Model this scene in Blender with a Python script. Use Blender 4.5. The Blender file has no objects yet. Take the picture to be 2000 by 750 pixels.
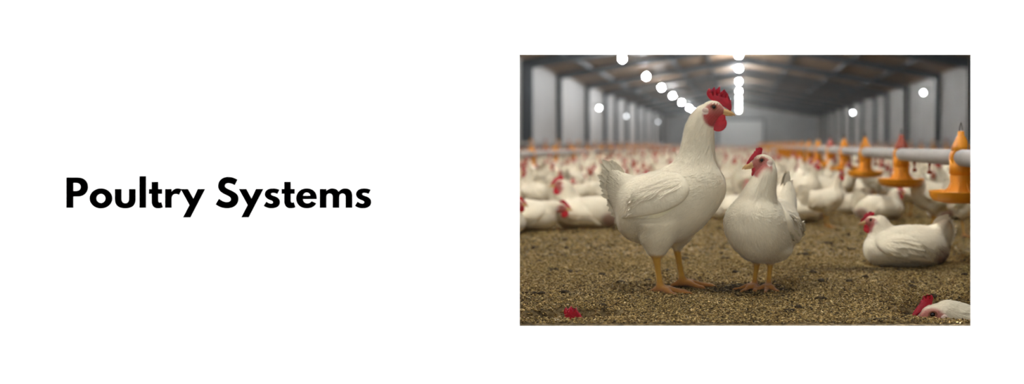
import bpy, bmesh, math, random
import numpy as np
from mathutils import Vector, Matrix
from mathutils.bvhtree import BVHTree
random.seed(7); rng = np.random.default_rng(7)
PI = math.pi
SC = bpy.context.scene
COL = SC.collection
F = 2000.0; VX, VY, H = 1443.0, 282.0, 0.32      # focal length in pixels, vanishing point, eye height
DW = 1.79                                       # distance of the white banner, built as a wall
def P(x, y, d): return Vector(((x-VX)*d/F, d, H-(y-VY)*d/F))

# ------------------------------------------------------------------ materials
def new_mat(name):
    m = bpy.data.materials.new(name); m.use_nodes = True
    nt = m.node_tree; b = nt.nodes['Principled BSDF']
    return m, nt, b
def simple(name, col, rough=.6, spec=.5, bump=0, bscale=50, var=0, vscale=5, metal=0, sss=0):
    m, nt, b = new_mat(name)
    b.inputs['Base Color'].default_value = (*col, 1)
    b.inputs['Roughness'].default_value = rough
    b.inputs['Specular IOR Level'].default_value = spec
    b.inputs['Metallic'].default_value = metal
    if sss:
        b.inputs['Subsurface Weight'].default_value = sss
        b.inputs['Subsurface Radius'].default_value = (.6, .15, .1)
        b.inputs['Subsurface Scale'].default_value = .006
    tc = nt.nodes.new('ShaderNodeTexCoord')
    if var:
        n = nt.nodes.new('ShaderNodeTexNoise'); n.inputs['Scale'].default_value = vscale; n.inputs['Detail'].default_value = 6
        nt.links.new(tc.outputs['Object'], n.inputs['Vector'])
        r = nt.nodes.new('ShaderNodeValToRGB')
        r.color_ramp.elements[0].position = .3; r.color_ramp.elements[1].position = .7
        r.color_ramp.elements[0].color = (*[c*(1-var) for c in col], 1)
        r.color_ramp.elements[1].color = (*[min(1, c*(1+var)) for c in col], 1)
        nt.links.new(n.outputs['Fac'], r.inputs['Fac']); nt.links.new(r.outputs['Color'], b.inputs['Base Color'])
    if bump:
        n2 = nt.nodes.new('ShaderNodeTexNoise'); n2.inputs['Scale'].default_value = bscale; n2.inputs['Detail'].default_value = 4
        nt.links.new(tc.outputs['Object'], n2.inputs['Vector'])
        bp = nt.nodes.new('ShaderNodeBump'); bp.inputs['Strength'].default_value = bump; bp.inputs['Distance'].default_value = .002
        nt.links.new(n2.outputs['Fac'], bp.inputs['Height']); nt.links.new(bp.outputs['Normal'], b.inputs['Normal'])
    return m
def attr_mat(name, rough, sheen=0, bump=0, bscale=(60, 200, 200), spec=.3, sss=0):
    m, nt, b = new_mat(name)
    a = nt.nodes.new('ShaderNodeAttribute'); a.attribute_name = 'Col'
    tc = nt.nodes.new('ShaderNodeTexCoord')
    n = nt.nodes.new('ShaderNodeTexNoise'); n.inputs['Scale'].default_value = 14; n.inputs['Detail'].default_value = 5
    nt.links.new(tc.outputs['Object'], n.inputs['Vector'])
    mr = nt.nodes.new('ShaderNodeMapRange'); mr.inputs['From Min'].default_value = .3; mr.inputs['From Max'].default_value = .7
    mr.inputs['To Min'].default_value = .88; mr.inputs['To Max'].default_value = 1.05
    nt.links.new(n.outputs['Fac'], mr.inputs['Value'])
    mx = nt.nodes.new('ShaderNodeVectorMath'); mx.operation = 'SCALE'
    nt.links.new(a.outputs['Color'], mx.inputs[0]); nt.links.new(mr.outputs['Result'], mx.inputs['Scale'])
    nt.links.new(mx.outputs['Vector'], b.inputs['Base Color'])
    b.inputs['Roughness'].default_value = rough; b.inputs['Specular IOR Level'].default_value = spec
    b.inputs['Sheen Weight'].default_value = sheen
    if sss:
        b.inputs['Subsurface Weight'].default_value = sss
        b.inputs['Subsurface Radius'].default_value = (1, .8, .55); b.inputs['Subsurface Scale'].default_value = .006
    if bump:
        mp = nt.nodes.new('ShaderNodeMapping'); mp.inputs['Scale'].default_value = bscale
        nt.links.new(tc.outputs['Object'], mp.inputs['Vector'])
        n2 = nt.nodes.new('ShaderNodeTexNoise'); n2.inputs['Scale'].default_value = 1; n2.inputs['Detail'].default_value = 5
        nt.links.new(mp.outputs['Vector'], n2.inputs['Vector'])
        bp = nt.nodes.new('ShaderNodeBump'); bp.inputs['Strength'].default_value = bump; bp.inputs['Distance'].default_value = .004
        nt.links.new(n2.outputs['Fac'], bp.inputs['Height']); nt.links.new(bp.outputs['Normal'], b.inputs['Normal'])
    return m
M = {}
M['plume'] = attr_mat('white_plumage', .85, .25, .45, (110, 160, 60), spec=.2)
M['comb'] = simple('comb_red', (.50, .010, .028), .42, .5, .5, 300, .2, 60, sss=.3)
M['wattle'] = simple('wattle_red', (.50, .012, .022), .38, .5, .5, 260, .2, 60, sss=.3)
M['beak'] = simple('beak_horn', (.62, .38, .15), .35, .5, .2, 200, .2, 50)
M['eye'] = simple('dark_eye', (.012, .008, .006), .16, .5)
M['iris'] = simple('eye_ring', (.24, .09, .05), .5, .3)
M['lobe'] = simple('pale_earlobe', (.72, .55, .45), .6, .3, .3, 200, .08, 40)
M['orange'] = simple('orange_plastic', (.76, .28, .012), .38, .5, .1, 100, .08, 9)
M['redplastic'] = simple('red_brown_plastic', (.35, .06, .03), .4, .5)
M['pipe'] = simple('grey_pipe', (.46, .43, .39), .45, .5, .2, 60, .1, 6)
M['steel'] = simple('dark_steel', (.045, .055, .065), .55, .5, .2, 20, .2, 2)
M['pin'] = simple('dark_pin_metal', (.06, .05, .04), .35, .5, metal=.6)
M['cord'] = simple('cord_grey', (.22, .21, .2), .8, .2)
M['black'] = simple('black_vinyl', (0, 0, 0), 1, 0)
M['white'] = simple('white_banner', (.93, .93, .93), 1, 0)
M['apron'] = simple('pale_concrete', (.3, .3, .29), .9, .2, .3, 20, .05, 2)
M['litter_chip'] = attr_mat('litter_chips', .8, spec=.25)
M['clod'] = simple('dark_droppings', (.040, .028, .015), .95, .1, 1, 300, .6, 150)
M['straw'] = simple('straw', (.42, .31, .14), .6, .3, var=.3, vscale=30)
def lamp_mat(name, s):
    m, nt, b = new_mat(name)
    b.inputs['Base Color'].default_value = (.9, .9, .9, 1)
    b.inputs['Emission Color'].default_value = (.93, .97, 1, 1); b.inputs['Emission Strength'].default_value = s
    return m
LAMP = 1080; HAZE = .0018
M['bulb'] = lamp_mat('lit_globe', LAMP)
M['bulb_dim'] = lamp_mat('lit_wall_globe', 40)
M['bulb_faint'] = lamp_mat('faint_wall_globe', 7)
# ribbed wall panels and boarded ceiling
def panel_mat(name, col, axis, period, strength, var=.12, grime=True):
    m, nt, b = new_mat(name)
    tc = nt.nodes.new('ShaderNodeTexCoord'); mp = nt.nodes.new('ShaderNodeMapping')
    nt.links.new(tc.outputs['Object'], mp.inputs['Vector'])
    w = nt.nodes.new('ShaderNodeTexWave'); w.wave_type = 'BANDS'; w.bands_direction = axis; w.wave_profile = 'SIN'
    w.inputs['Scale'].default_value = period
    nt.links.new(mp.outputs['Vector'], w.inputs['Vector'])
    n = nt.nodes.new('ShaderNodeTexNoise'); n.inputs['Scale'].default_value = .6; n.inputs['Detail'].default_value = 6
    nt.links.new(mp.outputs['Vector'], n.inputs['Vector'])
    r = nt.nodes.new('ShaderNodeValToRGB'); r.color_ramp.elements[0].position = .3; r.color_ramp.elements[1].position = .7
    r.color_ramp.elements[0].color = (*[c*(1-var) for c in col], 1); r.color_ramp.elements[1].color = (*[c*(1+var) for c in col], 1)
    nt.links.new(n.outputs['Fac'], r.inputs['Fac']); nt.links.new(r.outputs['Color'], b.inputs['Base Color'])
    bp = nt.nodes.new('ShaderNodeBump'); bp.inputs['Strength'].default_value = strength; bp.inputs['Distance'].default_value = .02
    nt.links.new(w.outputs['Fac'], bp.inputs['Height']); nt.links.new(bp.outputs['Normal'], b.inputs['Normal'])
    b.inputs['Roughness'].default_value = .6
    return m
M['panel'] = panel_mat('pale_ribbed_wall', (.50, .475, .45), 'Y', 1.2, .5)
M['backpanel'] = panel_mat('pale_back_wall', (.58, .58, .57), 'X', 1.2, .4)
M['ceil'] = panel_mat('brown_grey_ceiling', (.29, .19, .118), 'Y', .8, .5, .3)
M['door'] = simple('white_door', (.92, .92, .9), .6, .3)
# litter ground
def ground_mat():
    m, nt, b = new_mat('litter_bed')
    tc = nt.nodes.new('ShaderNodeTexCoord')
    n1 = nt.nodes.new('ShaderNodeTexNoise'); n1.inputs['Scale'].default_value = 70; n1.inputs['Detail'].default_value = 8
    n2 = nt.nodes.new('ShaderNodeTexNoise'); n2.inputs['Scale'].default_value = 2.2; n2.inputs['Detail'].default_value = 5
    for n in (n1, n2): nt.links.new(tc.outputs['Object'], n.inputs['Vector'])
    r = nt.nodes.new('ShaderNodeValToRGB'); e = r.color_ramp.elements
    e[0].position = .3; e[0].color = (.05, .035, .015, 1); e[1].position = .7; e[1].color = (.33, .235, .11, 1)
    k = e.new(.5); k.color = (.17, .12, .052, 1)
    nt.links.new(n1.outputs['Fac'], r.inputs['Fac'])
    mr = nt.nodes.new('ShaderNodeMapRange'); mr.inputs['From Min'].default_value = .3; mr.inputs['From Max'].default_value = .7
    mr.inputs['To Min'].default_value = .75; mr.inputs['To Max'].default_value = 1.2
    nt.links.new(n2.outputs['Fac'], mr.inputs['Value'])
    mx = nt.nodes.new('ShaderNodeVectorMath'); mx.operation = 'SCALE'
    nt.links.new(r.outputs['Color'], mx.inputs[0]); nt.links.new(mr.outputs['Result'], mx.inputs['Scale'])
    nt.links.new(mx.outputs['Vector'], b.inputs['Base Color'])
    bp = nt.nodes.new('ShaderNodeBump'); bp.inputs['Strength'].default_value = 1; bp.inputs['Distance'].default_value = .006
    nt.links.new(n1.outputs['Fac'], bp.inputs['Height']); nt.links.new(bp.outputs['Normal'], b.inputs['Normal'])
    b.inputs['Roughness'].default_value = .9; b.inputs['Specular IOR Level'].default_value = .2
    return m
M['ground'] = ground_mat()

# ------------------------------------------------------------------ mesh helpers
def tag(o, label=None, cat=None, group=None, kind=None):
    if label: o['label'] = label
    if cat: o['category'] = cat
    if group: o['group'] = group
    if kind: o['kind'] = kind
    return o
def link(name, me, parent=None, loc=None):
    o = bpy.data.objects.new(name, me); COL.objects.link(o)
    if parent: o.parent = parent
    if loc is not None: o.location = loc
    return o
def empty(name, loc=(0, 0, 0), rz=0):
    o = bpy.data.objects.new(name, None); COL.objects.link(o); o.location = loc; o.rotation_euler = (0, 0, rz)
    o.empty_display_size = .05
    return o
class MB:
    def __init__(s): s.v = []; s.f = []; s.c = []
    def add(s, vs, fs, col=(.8, .8, .8)):
        k = len(s.v); s.v += [tuple(v) for v in vs]; s.f += [tuple(i+k for i in f) for f in fs]
        s.c += [col]*len(vs) if not isinstance(col, list) else col
        return s
    def box(s, a, b, col=(.8, .8, .8)):
        x0, y0, z0 = a; x1, y1, z1 = b
        return s.add([(x0,y0,z0),(x1,y0,z0),(x1,y1,z0),(x0,y1,z0),(x0,y0,z1),(x1,y0,z1),(x1,y1,z1),(x0,y1,z1)],
                     [(0,3,2,1),(4,5,6,7),(0,1,5,4),(1,2,6,5),(2,3,7,6),(3,0,4,7)], col)
    def loft(s, secs, n=20, col=(.8, .8, .8)):
        """secs: (centre, axis_u, axis_v, ru, rv)"""
        vs = []; fs = []
        for c, u, v, ru, rv in secs:
            c = Vector(c); u = Vector(u); v = Vector(v)
            for i in range(n):
                a = 2*PI*i/n; vs.append(c+u*(ru*math.cos(a))+v*(rv*math.sin(a)))
        m = len(secs)
        for j in range(m-1):
            for i in range(n):
                i2 = (i+1) % n; fs.append((j*n+i, j*n+i2, (j+1)*n+i2, (j+1)*n+i))
        vs.append(Vector(secs[0][0])); vs.append(Vector(secs[-1][0]))
        for i in range(n):
            fs.append((m*n, (i+1) % n, i)); fs.append((m*n+1, (m-1)*n+i, (m-1)*n+(i+1) % n))
        return s.add(vs, fs, col)
    def tube(s, pts, rs, n=12, col=(.8, .8, .8), flat=1.0, ref=None):
        pts = [Vector(p) for p in pts]; secs = []
        if not isinstance(rs, (list, tuple)): rs = [rs]*len(pts)
        u = None
        for i, p in enumerate(pts):
            t = (pts[min(i+1, len(pts)-1)]-pts[max(i-1, 0)]).normalized()
            if u is None:
                r = Vector(ref) if ref else (Vector((0, 1, 0)) if abs(t.y) < .9 else Vector((1, 0, 0)))
                u = (r-t*r.dot(t)).normalized()
            else: u = (u-t*u.dot(t)).normalized()
            secs.append((p, u, t.cross(u), rs[i], rs[i]*flat))
        return s.loft(secs, n, col)
    def ball(s, c, r, col=(.8, .8, .8), nu=20, nv=12, rot=None):
        if not isinstance(r, (list, tuple)): r = (r, r, r)
        c = Vector(c); vs = []; fs = []
        for j in range(1, nv):
            ph = PI*j/nv
            for i in range(nu):
                a = 2*PI*i/nu
                p = Vector((r[0]*math.sin(ph)*math.cos(a), r[1]*math.sin(ph)*math.sin(a), r[2]*math.cos(ph)))
                if rot: p = rot @ p
                vs.append(c+p)
        for j in range(nv-2):
            for i in range(nu):
                i2 = (i+1) % nu; fs.append((j*nu+i, (j+1)*nu+i, (j+1)*nu+i2, j*nu+i2))
        top = Vector((0, 0, r[2])); 
        if rot: top = rot @ top
        vs += [c+top, c-top]; k = (nv-1)*nu
        for i in range(nu):
            fs.append((k, i, (i+1) % nu)); fs.append((k+1, (nv-2)*nu+(i+1) % nu, (nv-2)*nu+i))
        return s.add(vs, fs, col)
    def lathe(s, prof, n=32, c=(0, 0, 0), col=(.8, .8, .8), cap=True):
        vs = []; fs = []; m = len(prof)
        for r, z in prof:
            for i in range(n):
                a = 2*PI*i/n; vs.append((c[0]+r*math.cos(a), c[1]+r*math.sin(a), c[2]+z))
        for j in range(m-1):
            for i in range(n):
                i2 = (i+1) % n; fs.append((j*n+i, j*n+i2, (j+1)*n+i2, (j+1)*n+i))
        if cap: fs.append(tuple(range(n))[::-1]); fs.append(tuple((m-1)*n+i for i in range(n)))
        return s.add(vs, fs, col)
    def mesh(s, name, mat, smooth=True):
        me = bpy.data.meshes.new(name); me.from_pydata(s.v, [], s.f); me.validate()
        a = me.attributes.new('Col', 'FLOAT_COLOR', 'POINT')
        if len(me.vertices) == len(s.c):
            a.data.foreach_set('color', np.concatenate([np.array(s.c, np.float32), np.ones((len(s.c), 1), np.float32)], 1).ravel())
        me.materials.append(mat)
        if smooth: me.polygons.foreach_set('use_smooth', [True]*len(me.polygons))
        me.update(); return me
    def build(s, name, mat, parent=None, smooth=True, loc=None):
        return link(name, s.mesh(name, mat, smooth), parent, loc)
def np_mesh(name, V, Fq, C, mat, smooth=True):
    """V (n,3), Fq (m,k) same-size faces, C (n,3)"""
    me = bpy.data.meshes.new(name); k = Fq.shape[1]
    me.vertices.add(len(V)); me.vertices.foreach_set('co', np.asarray(V, np.float32).ravel())
    me.loops.add(Fq.size); me.loops.foreach_set('vertex_index', Fq.astype(np.int32).ravel())
    me.polygons.add(len(Fq)); me.polygons.foreach_set('loop_start', np.arange(0, Fq.size, k, dtype=np.int32))
    me.polygons.foreach_set('loop_total', np.full(len(Fq), k, np.int32))
    me.update(calc_edges=True)
    a = me.attributes.new('Col', 'FLOAT_COLOR', 'POINT')
    a.data.foreach_set('color', np.concatenate([C, np.ones((len(C), 1))], 1).astype(np.float32).ravel())
    me.materials.append(mat)
    if smooth: me.polygons.foreach_set('use_smooth', [True]*len(Fq))
    me.update(); return me
def bevelled(o, w=.002, seg=2):
    m = o.modifiers.new('bevel', 'BEVEL'); m.width = w; m.segments = seg; m.limit_method = 'ANGLE'
    return o
def remesh(mb, voxel):
    """union of all closed pieces of mb as one surface: numpy verts, quads"""
    me = bpy.data.meshes.new('tmp'); me.from_pydata(mb.v, [], mb.f)
    o = link('tmp', me); m = o.modifiers.new('r', 'REMESH'); m.mode = 'VOXEL'; m.voxel_size = voxel; m.adaptivity = 0
    dg = bpy.context.evaluated_depsgraph_get(); ev = o.evaluated_get(dg); e = ev.to_mesh()
    V = np.empty(len(e.vertices)*3, np.float32); e.vertices.foreach_get('co', V); V = V.reshape(-1, 3).astype(float)
    polys = [tuple(p.vertices) for p in e.polygons]
    E = np.empty(len(e.edges)*2, np.int32); e.edges.foreach_get('vertices', E); E = E.reshape(-1, 2)
    ev.to_mesh_clear(); bpy.data.objects.remove(o); bpy.data.meshes.remove(me)
    return V, polys, E
def relax(V, E, w, it):
    deg = np.bincount(E.ravel(), minlength=len(V)).astype(float)[:, None]
    w = np.asarray(w)[:, None]
    for _ in range(it):
        s = np.zeros_like(V)
        for k in range(3):
            s[:, k] = np.bincount(E[:, 0], V[E[:, 1], k], len(V))+np.bincount(E[:, 1], V[E[:, 0], k], len(V))
        V = V+(s/np.maximum(deg, 1)-V)*w
    return V
def sstep(a, b, x):
    t = np.clip((x-a)/(b-a), 0, 1); return t*t*(3-2*t)

# ------------------------------------------------------------------ ground height
HOLLOWS = [(-.32, 1.925, .11, .055, .06), (.47, 1.965, .17, .11, .14)]   # dust-bath hollows by the opening: x, y, rx, ry, depth
def gz(x, y):
    x = np.asarray(x, float); y = np.asarray(y, float)
    z = .003*np.sin(x*9+1)*np.cos(y*7)+.002*np.sin(x*23+y*17)
    z = z*sstep(1.8, 2.0, y)
    z = z+.0022*(1-sstep(1.82, 1.92, y))
    for hx, hy, rx, ry, dp in HOLLOWS:
        r = np.sqrt(((x-hx)/rx)**2+((y-hy)/ry)**2)
        z = z-dp*(1-sstep(.55, 1.15, r))
    return z

# ------------------------------------------------------------------ poultry
WHITE = (.80, .71, .52); RED = (.36, .035, .035); PINK = (.46, .17, .13); YEL = (.50, .27, .045); ORG = (.36, .15, .035)
STAIN_BOUNCE = (.42, .32, .15)
def feather(mb, bvh, root, d, L, W, lift, base, col, n=4, blunt=.55):
    """a vane that follows the surface in bvh from root along d"""
    root = Vector(root); d = Vector(d).normalized(); vs = []
    prof = {4: (.45, .9, 1, .85, blunt*.6)}.get(n) or [.45+.55*math.sin(min(1, t*2.2/n)*PI/2) if t < n*.6 else (1-.9*((t/n-.6)/.4)**2) for t in range(n+1)]
    p = root.copy(); step = L/n; last = None
    for i in range(n+1):
        if bvh is not None:
            loc, nor, _, _ = bvh.find_nearest(p)
            if loc is None: return
        else: loc, nor = p.copy(), Vector((0, -1, 0))
        dd = (d-nor*d.dot(nor))
        dd = dd.normalized() if dd.length > 1e-4 else (last or d)
        last = dd; side = nor.cross(dd).normalized()
        t = i/n; c = loc+nor*(base+lift*t*t); w = W*.5*prof[i]
        vs += [c-side*w-nor*(W*.05), c+nor*(W*.06), c+side*w-nor*(W*.05)]
        p = loc+dd*step
    tip = vs[-2]+last*(L*.10); vs.append(tip)
    fs = []
    for i in range(n):
        a = i*3; fs += [(a, a+1, a+4, a+3), (a+1, a+2, a+5, a+4)]
    a = n*3; fs += [(a, a+1, len(vs)-1), (a+1, a+2, len(vs)-1)]
    mb.add(vs, fs, col)
def vane(mb, p0, p1, W, side, bend=(0, 0, 0), col=WHITE, n=7, thick=.0012, notch=0):
    """a free quill feather from p0 to p1 with a raised shaft and thin closed vane"""
    p0 = Vector(p0); p1 = Vector(p1); side = Vector(side).normalized(); bend = Vector(bend)
    ax = (p1-p0); nor = side.cross(ax.normalized()).normalized(); top = []; 
    for i in range(n+1):
        t = i/n; c = p0+ax*t+bend*math.sin(t*PI*.5)*t
        w = W*.5*(min(1, .3+1.6*t) if t < .62 else math.sqrt(max(0, 1-((t-.62)/.385)**2)))
        top.append((c, w))
    vs = []
    for c, w in top:
        jt = (random.random()-.5)*w*.10
        vs += [c-side*(w+jt), c-side*(w*.5)+nor*thick*.3, c+nor*thick, c+side*(w*.5)+nor*thick*.3, c+side*(w-jt)]
    fs = []
    for i in range(n):
        a = i*5; b = a+5
        fs += [(a+q, a+q+1, b+q+1, b+q) for q in range(4)]
    mb.add(vs, fs, col)

def extrude_outline(pts, th, mat, name, parent, frame, u=.001, wob=0):
    """flat fleshy outline in the (x,z) plane given thickness and rounded rims"""
    n = len(pts)
    # densify
    P2 = []
    for i in range(n):
        p0, p1, p2, p3 = (np.array(pts[(i+k-1) % n], float) for k in range(4))
        for t in (0, .33, .66):
            P2.append(.5*((2*p1)+(-p0+p2)*t+(2*p0-5*p1+4*p2-p3)*t*t+(-p0+3*p1-3*p2+p3)*t**3))
    P2 = np.array(P2)*u; c = P2.mean(0); m = len(P2)
    rings = [(-1, .80), (-.75, .93), (0, 1.0), (.75, .93), (1, .80)]
    nx = np.roll(P2, -1, 0)-np.roll(P2, 1, 0); nn = np.stack([nx[:, 1], -nx[:, 0]], 1); nn /= np.maximum(np.linalg.norm(nn, axis=1)[:, None], 1e-9)
    area = .5*np.sum(P2[:, 0]*np.roll(P2[:, 1], -1)-P2[:, 1]*np.roll(P2[:, 0], -1))
    if area < 0: nn = -nn
    bm = bmesh.new(); R = []
    for s, k in rings:
        Q = P2-nn*(1-k)*th*1.8
        R.append([bm.verts.new(frame @ Vector((q[0], s*th+wob*math.sin(q[0]*300)*th, q[1]))) for q in Q])
    for a, b in zip(R[:-1], R[1:]):
        for i in range(m): bm.faces.new((a[i], a[(i+1) % m], b[(i+1) % m], b[i]))
    for r in (R[0], R[-1]):
        f = bm.faces.new(r if r is R[-1] else r[::-1]); bmesh.ops.triangulate(bm, faces=[f], ngon_method='EAR_CLIP')
    bmesh.ops.recalc_face_normals(bm, faces=bm.faces)
    me = bpy.data.meshes.new(name); bm.to_mesh(me); bm.free(); me.materials.append(mat)
    me.attributes.new('Col', 'FLOAT_COLOR', 'POINT')
    me.polygons.foreach_set('use_smooth', [True]*len(me.polygons))
    return link(name, me, parent)

COMB_BIG = [(-3, 13), (-9, 17), (-13.5, 24), (-13.5, 31), (-9.5, 37), (-5.5, 34), (-3, 26), (-1.2, 23), (-.2, 25), (.4, 33), (1.4, 41.5), (3, 34), (4.8, 25), (6.4, 22), (8, 24), (9.6, 32), (11.9, 42), (12.9, 33), (14, 24), (15.4, 20.5), (17, 23), (18.6, 29), (21.2, 36.5), (21.8, 28), (22.2, 19),
            (23.4, 16.5), (25, 20), (27.8, 27.5), (28.8, 18), (30, 13), (33, 15), (34, 8), (35, 0), (33, -7), (28, -4), (20, 1), (12, 8), (4, 10)]
COMB_HEN = [(-1, 12), (-4, 18), (-5, 24), (-2, 27.5), (-.5, 23), (1, 23), (3, 29), (5, 24), (6.5, 23.5), (9, 27.5), (10.5, 21), (13, 21), (15, 17), (19, 13), (24, 7), (29, 0), (32, -6), (27, -6), (17, 3), (8, 9)]
COMB_HEN2 = [(-8, 11), (-14, 17), (-12, 24), (-7, 22), (-4, 28), (0, 22), (4, 28), (7, 20), (12, 24), (14, 15), (20, 17), (22, 8), (30, 3), (33, -6), (25, -5), (14, 4), (4, 9)]

def make_bird(name, spec, voxel=.006, hero=False, joined=False):
    """spec in metres, bird faces +x; returns (root, [part objects])"""
    mb = MB()
    Y, Z, X = (0, 1, 0), (0, 0, 1), (1, 0, 0)
    # trunk
    secs = []
    for x, zt, zb, hw in spec['trunk']:
        secs.append(((x, 0, (zt+zb)/2), Y, Z, hw, (zt-zb)/2))
    mb.loft(secs, 28)
    if 'tailmass' in spec:
        mb.loft([((x, 0, (zt+zb)/2), Y, Z, hw, (zt-zb)/2) for x, zt, zb, hw in spec['tailmass']], 24)
    # neck
    nk = spec['neck']; pts = [Vector(k[:3]) for k in nk]; s2 = []
    for i, p in enumerate(pts):
        t = (pts[min(i+1, len(pts)-1)]-pts[max(i-1, 0)]).normalized()
        side = Vector((0, 1, 0)) if abs(t.y) < .8 else Vector((1, 0, 0))
        side = (side-t*side.dot(t)).normalized(); fr = side.cross(t).normalized()
        s2.append((p, fr, side, nk[i][3], nk[i][4]))
    mb.loft(s2, 20)
    # head
    hx, hy, hz, yaw, pitch, hs = spec['head']; u = .00112*hs
    R = Matrix.Rotation(yaw, 4, 'Z') @ Matrix.Rotation(-pitch, 4, 'Y')
    frame = Matrix.Translation((hx, hy, hz)) @ R      # origin: level with the eye, mid head
    R3 = R.to_3x3()
    def hp(a, b, c): return frame @ Vector((a*u, b*u, c*u))
    for c, r in (((-2, 0, -1), (20, 13.5, 15.5)), ((-10, 0, -8), (20, 15, 18)), ((10, 0, -7), (15, 10, 11)), ((4, 0, -14), (15, 10.5, 11))):
        mb.ball(hp(*c), tuple(k*u for k in r), rot=R3)
    # thighs, shanks, toes
    for lg in spec.get('legs', []):
        hip, knee, ank, ty, ls = lg
        hip, knee, ank = Vector(hip), Vector(knee), Vector(ank)
        mb.tube([hip, hip.lerp(knee, .55), knee+Vector((0, 0, .004))], [.046*ls, .034*ls, .0135*ls], 16)
        mb.tube([knee+Vector((0, 0, .01)), knee, knee.lerp(ank, .3), knee.lerp(ank, .75), ank], [.0095*ls, .0095*ls, .0075*ls, .0072*ls, .0095*ls], 12)
        mb.ball(ank, .0105*ls)
        for a, L in ((-38, .058), (0, .068), (36, .058), (168, .028)):
            d = Vector((math.cos(ty+math.radians(a)), math.sin(ty+math.radians(a)), 0))
            z1 = .0062*ls
            p = [ank+Vector((0, 0, 0)), ank+d*L*.3*ls, ank+d*L*.65*ls, ank+d*L*.9*ls, ank+d*L*1.08*ls]
            zz = [ank.z, ank.z*.75+.003, z1+.001, z1, z1*.55]
            for q, z in zip(p, zz): q.z = z
            mb.tube(p, [.0085*ls, .0075*ls, .0058*ls, .0052*ls, .0018*ls], 10)
    V, polys, E = remesh(mb, voxel)
    legs = spec.get('legs', [])
    zk = max([l[1][2] for l in legs]) if legs else -1
    low = V[:, 2] < zk+.004
    hd = np.array(frame.inverted())
    Hc = (np.c_[V, np.ones(len(V))] @ hd.T)[:, :3]/u       # head-space coordinates
    headw = 1-sstep(28, 48, np.linalg.norm(Hc+np.array([0, 0, 6]), axis=1))
    w = np.where(low, .15, .55)*(1-.6*headw)
    V = relax(V, E, w, int(round(10*(.006/voxel)**1.3)) if hero else 8)
    # colours
    C = np.tile(np.array(WHITE), (len(V), 1))
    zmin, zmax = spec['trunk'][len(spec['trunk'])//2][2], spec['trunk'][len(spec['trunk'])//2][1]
    st = (1-sstep(zmin-.01, zmin+.10, V[:, 2]))*spec.get('stain_bounce', .5)*(.6+.4*np.sin(V[:, 0]*45)*np.cos(V[:, 1]*60+V[:, 2]*50))  # lower body tint: dirt stain plus ground bounce and underside shade put into colour
    C = C*(1-st[:, None])+np.array(STAIN_BOUNCE)*st[:, None]
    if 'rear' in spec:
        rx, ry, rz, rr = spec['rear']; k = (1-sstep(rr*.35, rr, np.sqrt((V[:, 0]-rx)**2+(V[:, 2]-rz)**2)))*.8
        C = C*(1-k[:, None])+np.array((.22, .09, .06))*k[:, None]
    face = np.sqrt(((Hc[:, 0]-2)/25)**2+((Hc[:, 2]+15)/27)**2)
    fk = 1-sstep(.80, 1.02, face); fk *= (Hc[:, 2] < 10+.0*Hc[:, 0])
    fk *= 1-sstep(18, 28, np.abs(Hc[:, 1]))*1.0
    pk = sstep(-20, 2, Hc[:, 2])
    fc = np.array(RED)*(1-pk[:, None])+np.array(PINK)*pk[:, None]
    fr_ = np.clip((np.sin(Hc[:, 0]*1.1)*np.sin(Hc[:, 2]*1.3)+1)/2, 0, 1)[:, None]
    fm = spec.get('facek', .45); fc = fc*(1-fm)+np.array((.50, .19, .15))*fm
    fc = fc*(.85+.25*fr_)
    C = C*(1-fk[:, None])+fc*fk[:, None]
    ear = 1-sstep(.7, 1.0, np.sqrt(((Hc[:, 0]+16)/7)**2+((Hc[:, 2]+8)/6.5)**2))
    C = C*(1-ear[:, None])+np.array((.78, .66, .56))*ear[:, None]
    if legs:
        lk = 1-sstep(zk-.008, zk+.004, V[:, 2]); tk = 1-sstep(.012, .035, V[:, 2])
        lc = np.array(YEL)*(1-tk[:, None])+np.array(ORG)*tk[:, None]
        C = C*(1-lk[:, None])+lc*lk[:, None]
    # plumage vanes
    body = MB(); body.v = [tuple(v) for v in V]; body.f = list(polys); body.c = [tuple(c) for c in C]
    bvh = BVHTree.FromPolygons([Vector(v) for v in V], polys)
    nk0 = pts[0]; nkl = pts[-1]
    def flow(p):
        hfac = float(sstep(nk0.z+.01, nk0.z+.07, p.z))*(1 if p.x > nk0.x-.10 else 0)
        bl = float(1-sstep(zmin+.03, zmin+.09, p.z))
        dt = Vector((-1, 0, -.30-.5*bl)); dn = (nk0-nkl).normalized()+Vector((-.15, 0, 0))
        dd_ = (dt*(1-hfac)+dn*hfac).normalized()
        if 'rim' in spec:
            cx_, cz_ = spec['rim'][0]; rad = Vector((p.x-cx_, 0, p.z-cz_)); tf = float(1-sstep(cx_-.035, cx_+.01, p.x))
            if tf > 0 and rad.length > .001: dd_ = (dd_*(1-tf)+rad.normalized()*tf).normalized()
        return dd_, hfac
    if hero:
        idx = rng.permutation(len(V))
        cnt = 0; lim = spec.get('vanes', 5200)
        for i in idx:
            if cnt >= lim: break
            if fk[i] > .1 or ear[i] > .1 or (legs and V[i, 2] < zk+.012): continue
            p = Vector(V[i]); d, hf = flow(p)
            d = d+Vector((random.gauss(0, .12), random.gauss(0, .12), random.gauss(0, .12)))
            nearhead = headw[i]; tl_ = 1.6 if 'rim' in spec and p.x < spec['rim'][0][0]-.01 else 1
            if tl_ > 1: d = flow(p)[0]+Vector((random.gauss(0, .05), 0, random.gauss(0, .05)))
            L = (.020*(1-hf)+.017*hf)*(1-.6*nearhead)*random.uniform(.8, 1.35); Wd = L*(.30-.06*hf)
            g = random.uniform(.97, 1.02); c = tuple(k*g for k in C[i])
            L *= tl_
            feather(body, bvh, p, d, L, Wd*(1.15 if tl_ > 1 else 1), .0007 if random.random() < .93 else .0017, .0001, c, n=4)
            cnt += 1
    parts = []
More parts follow.
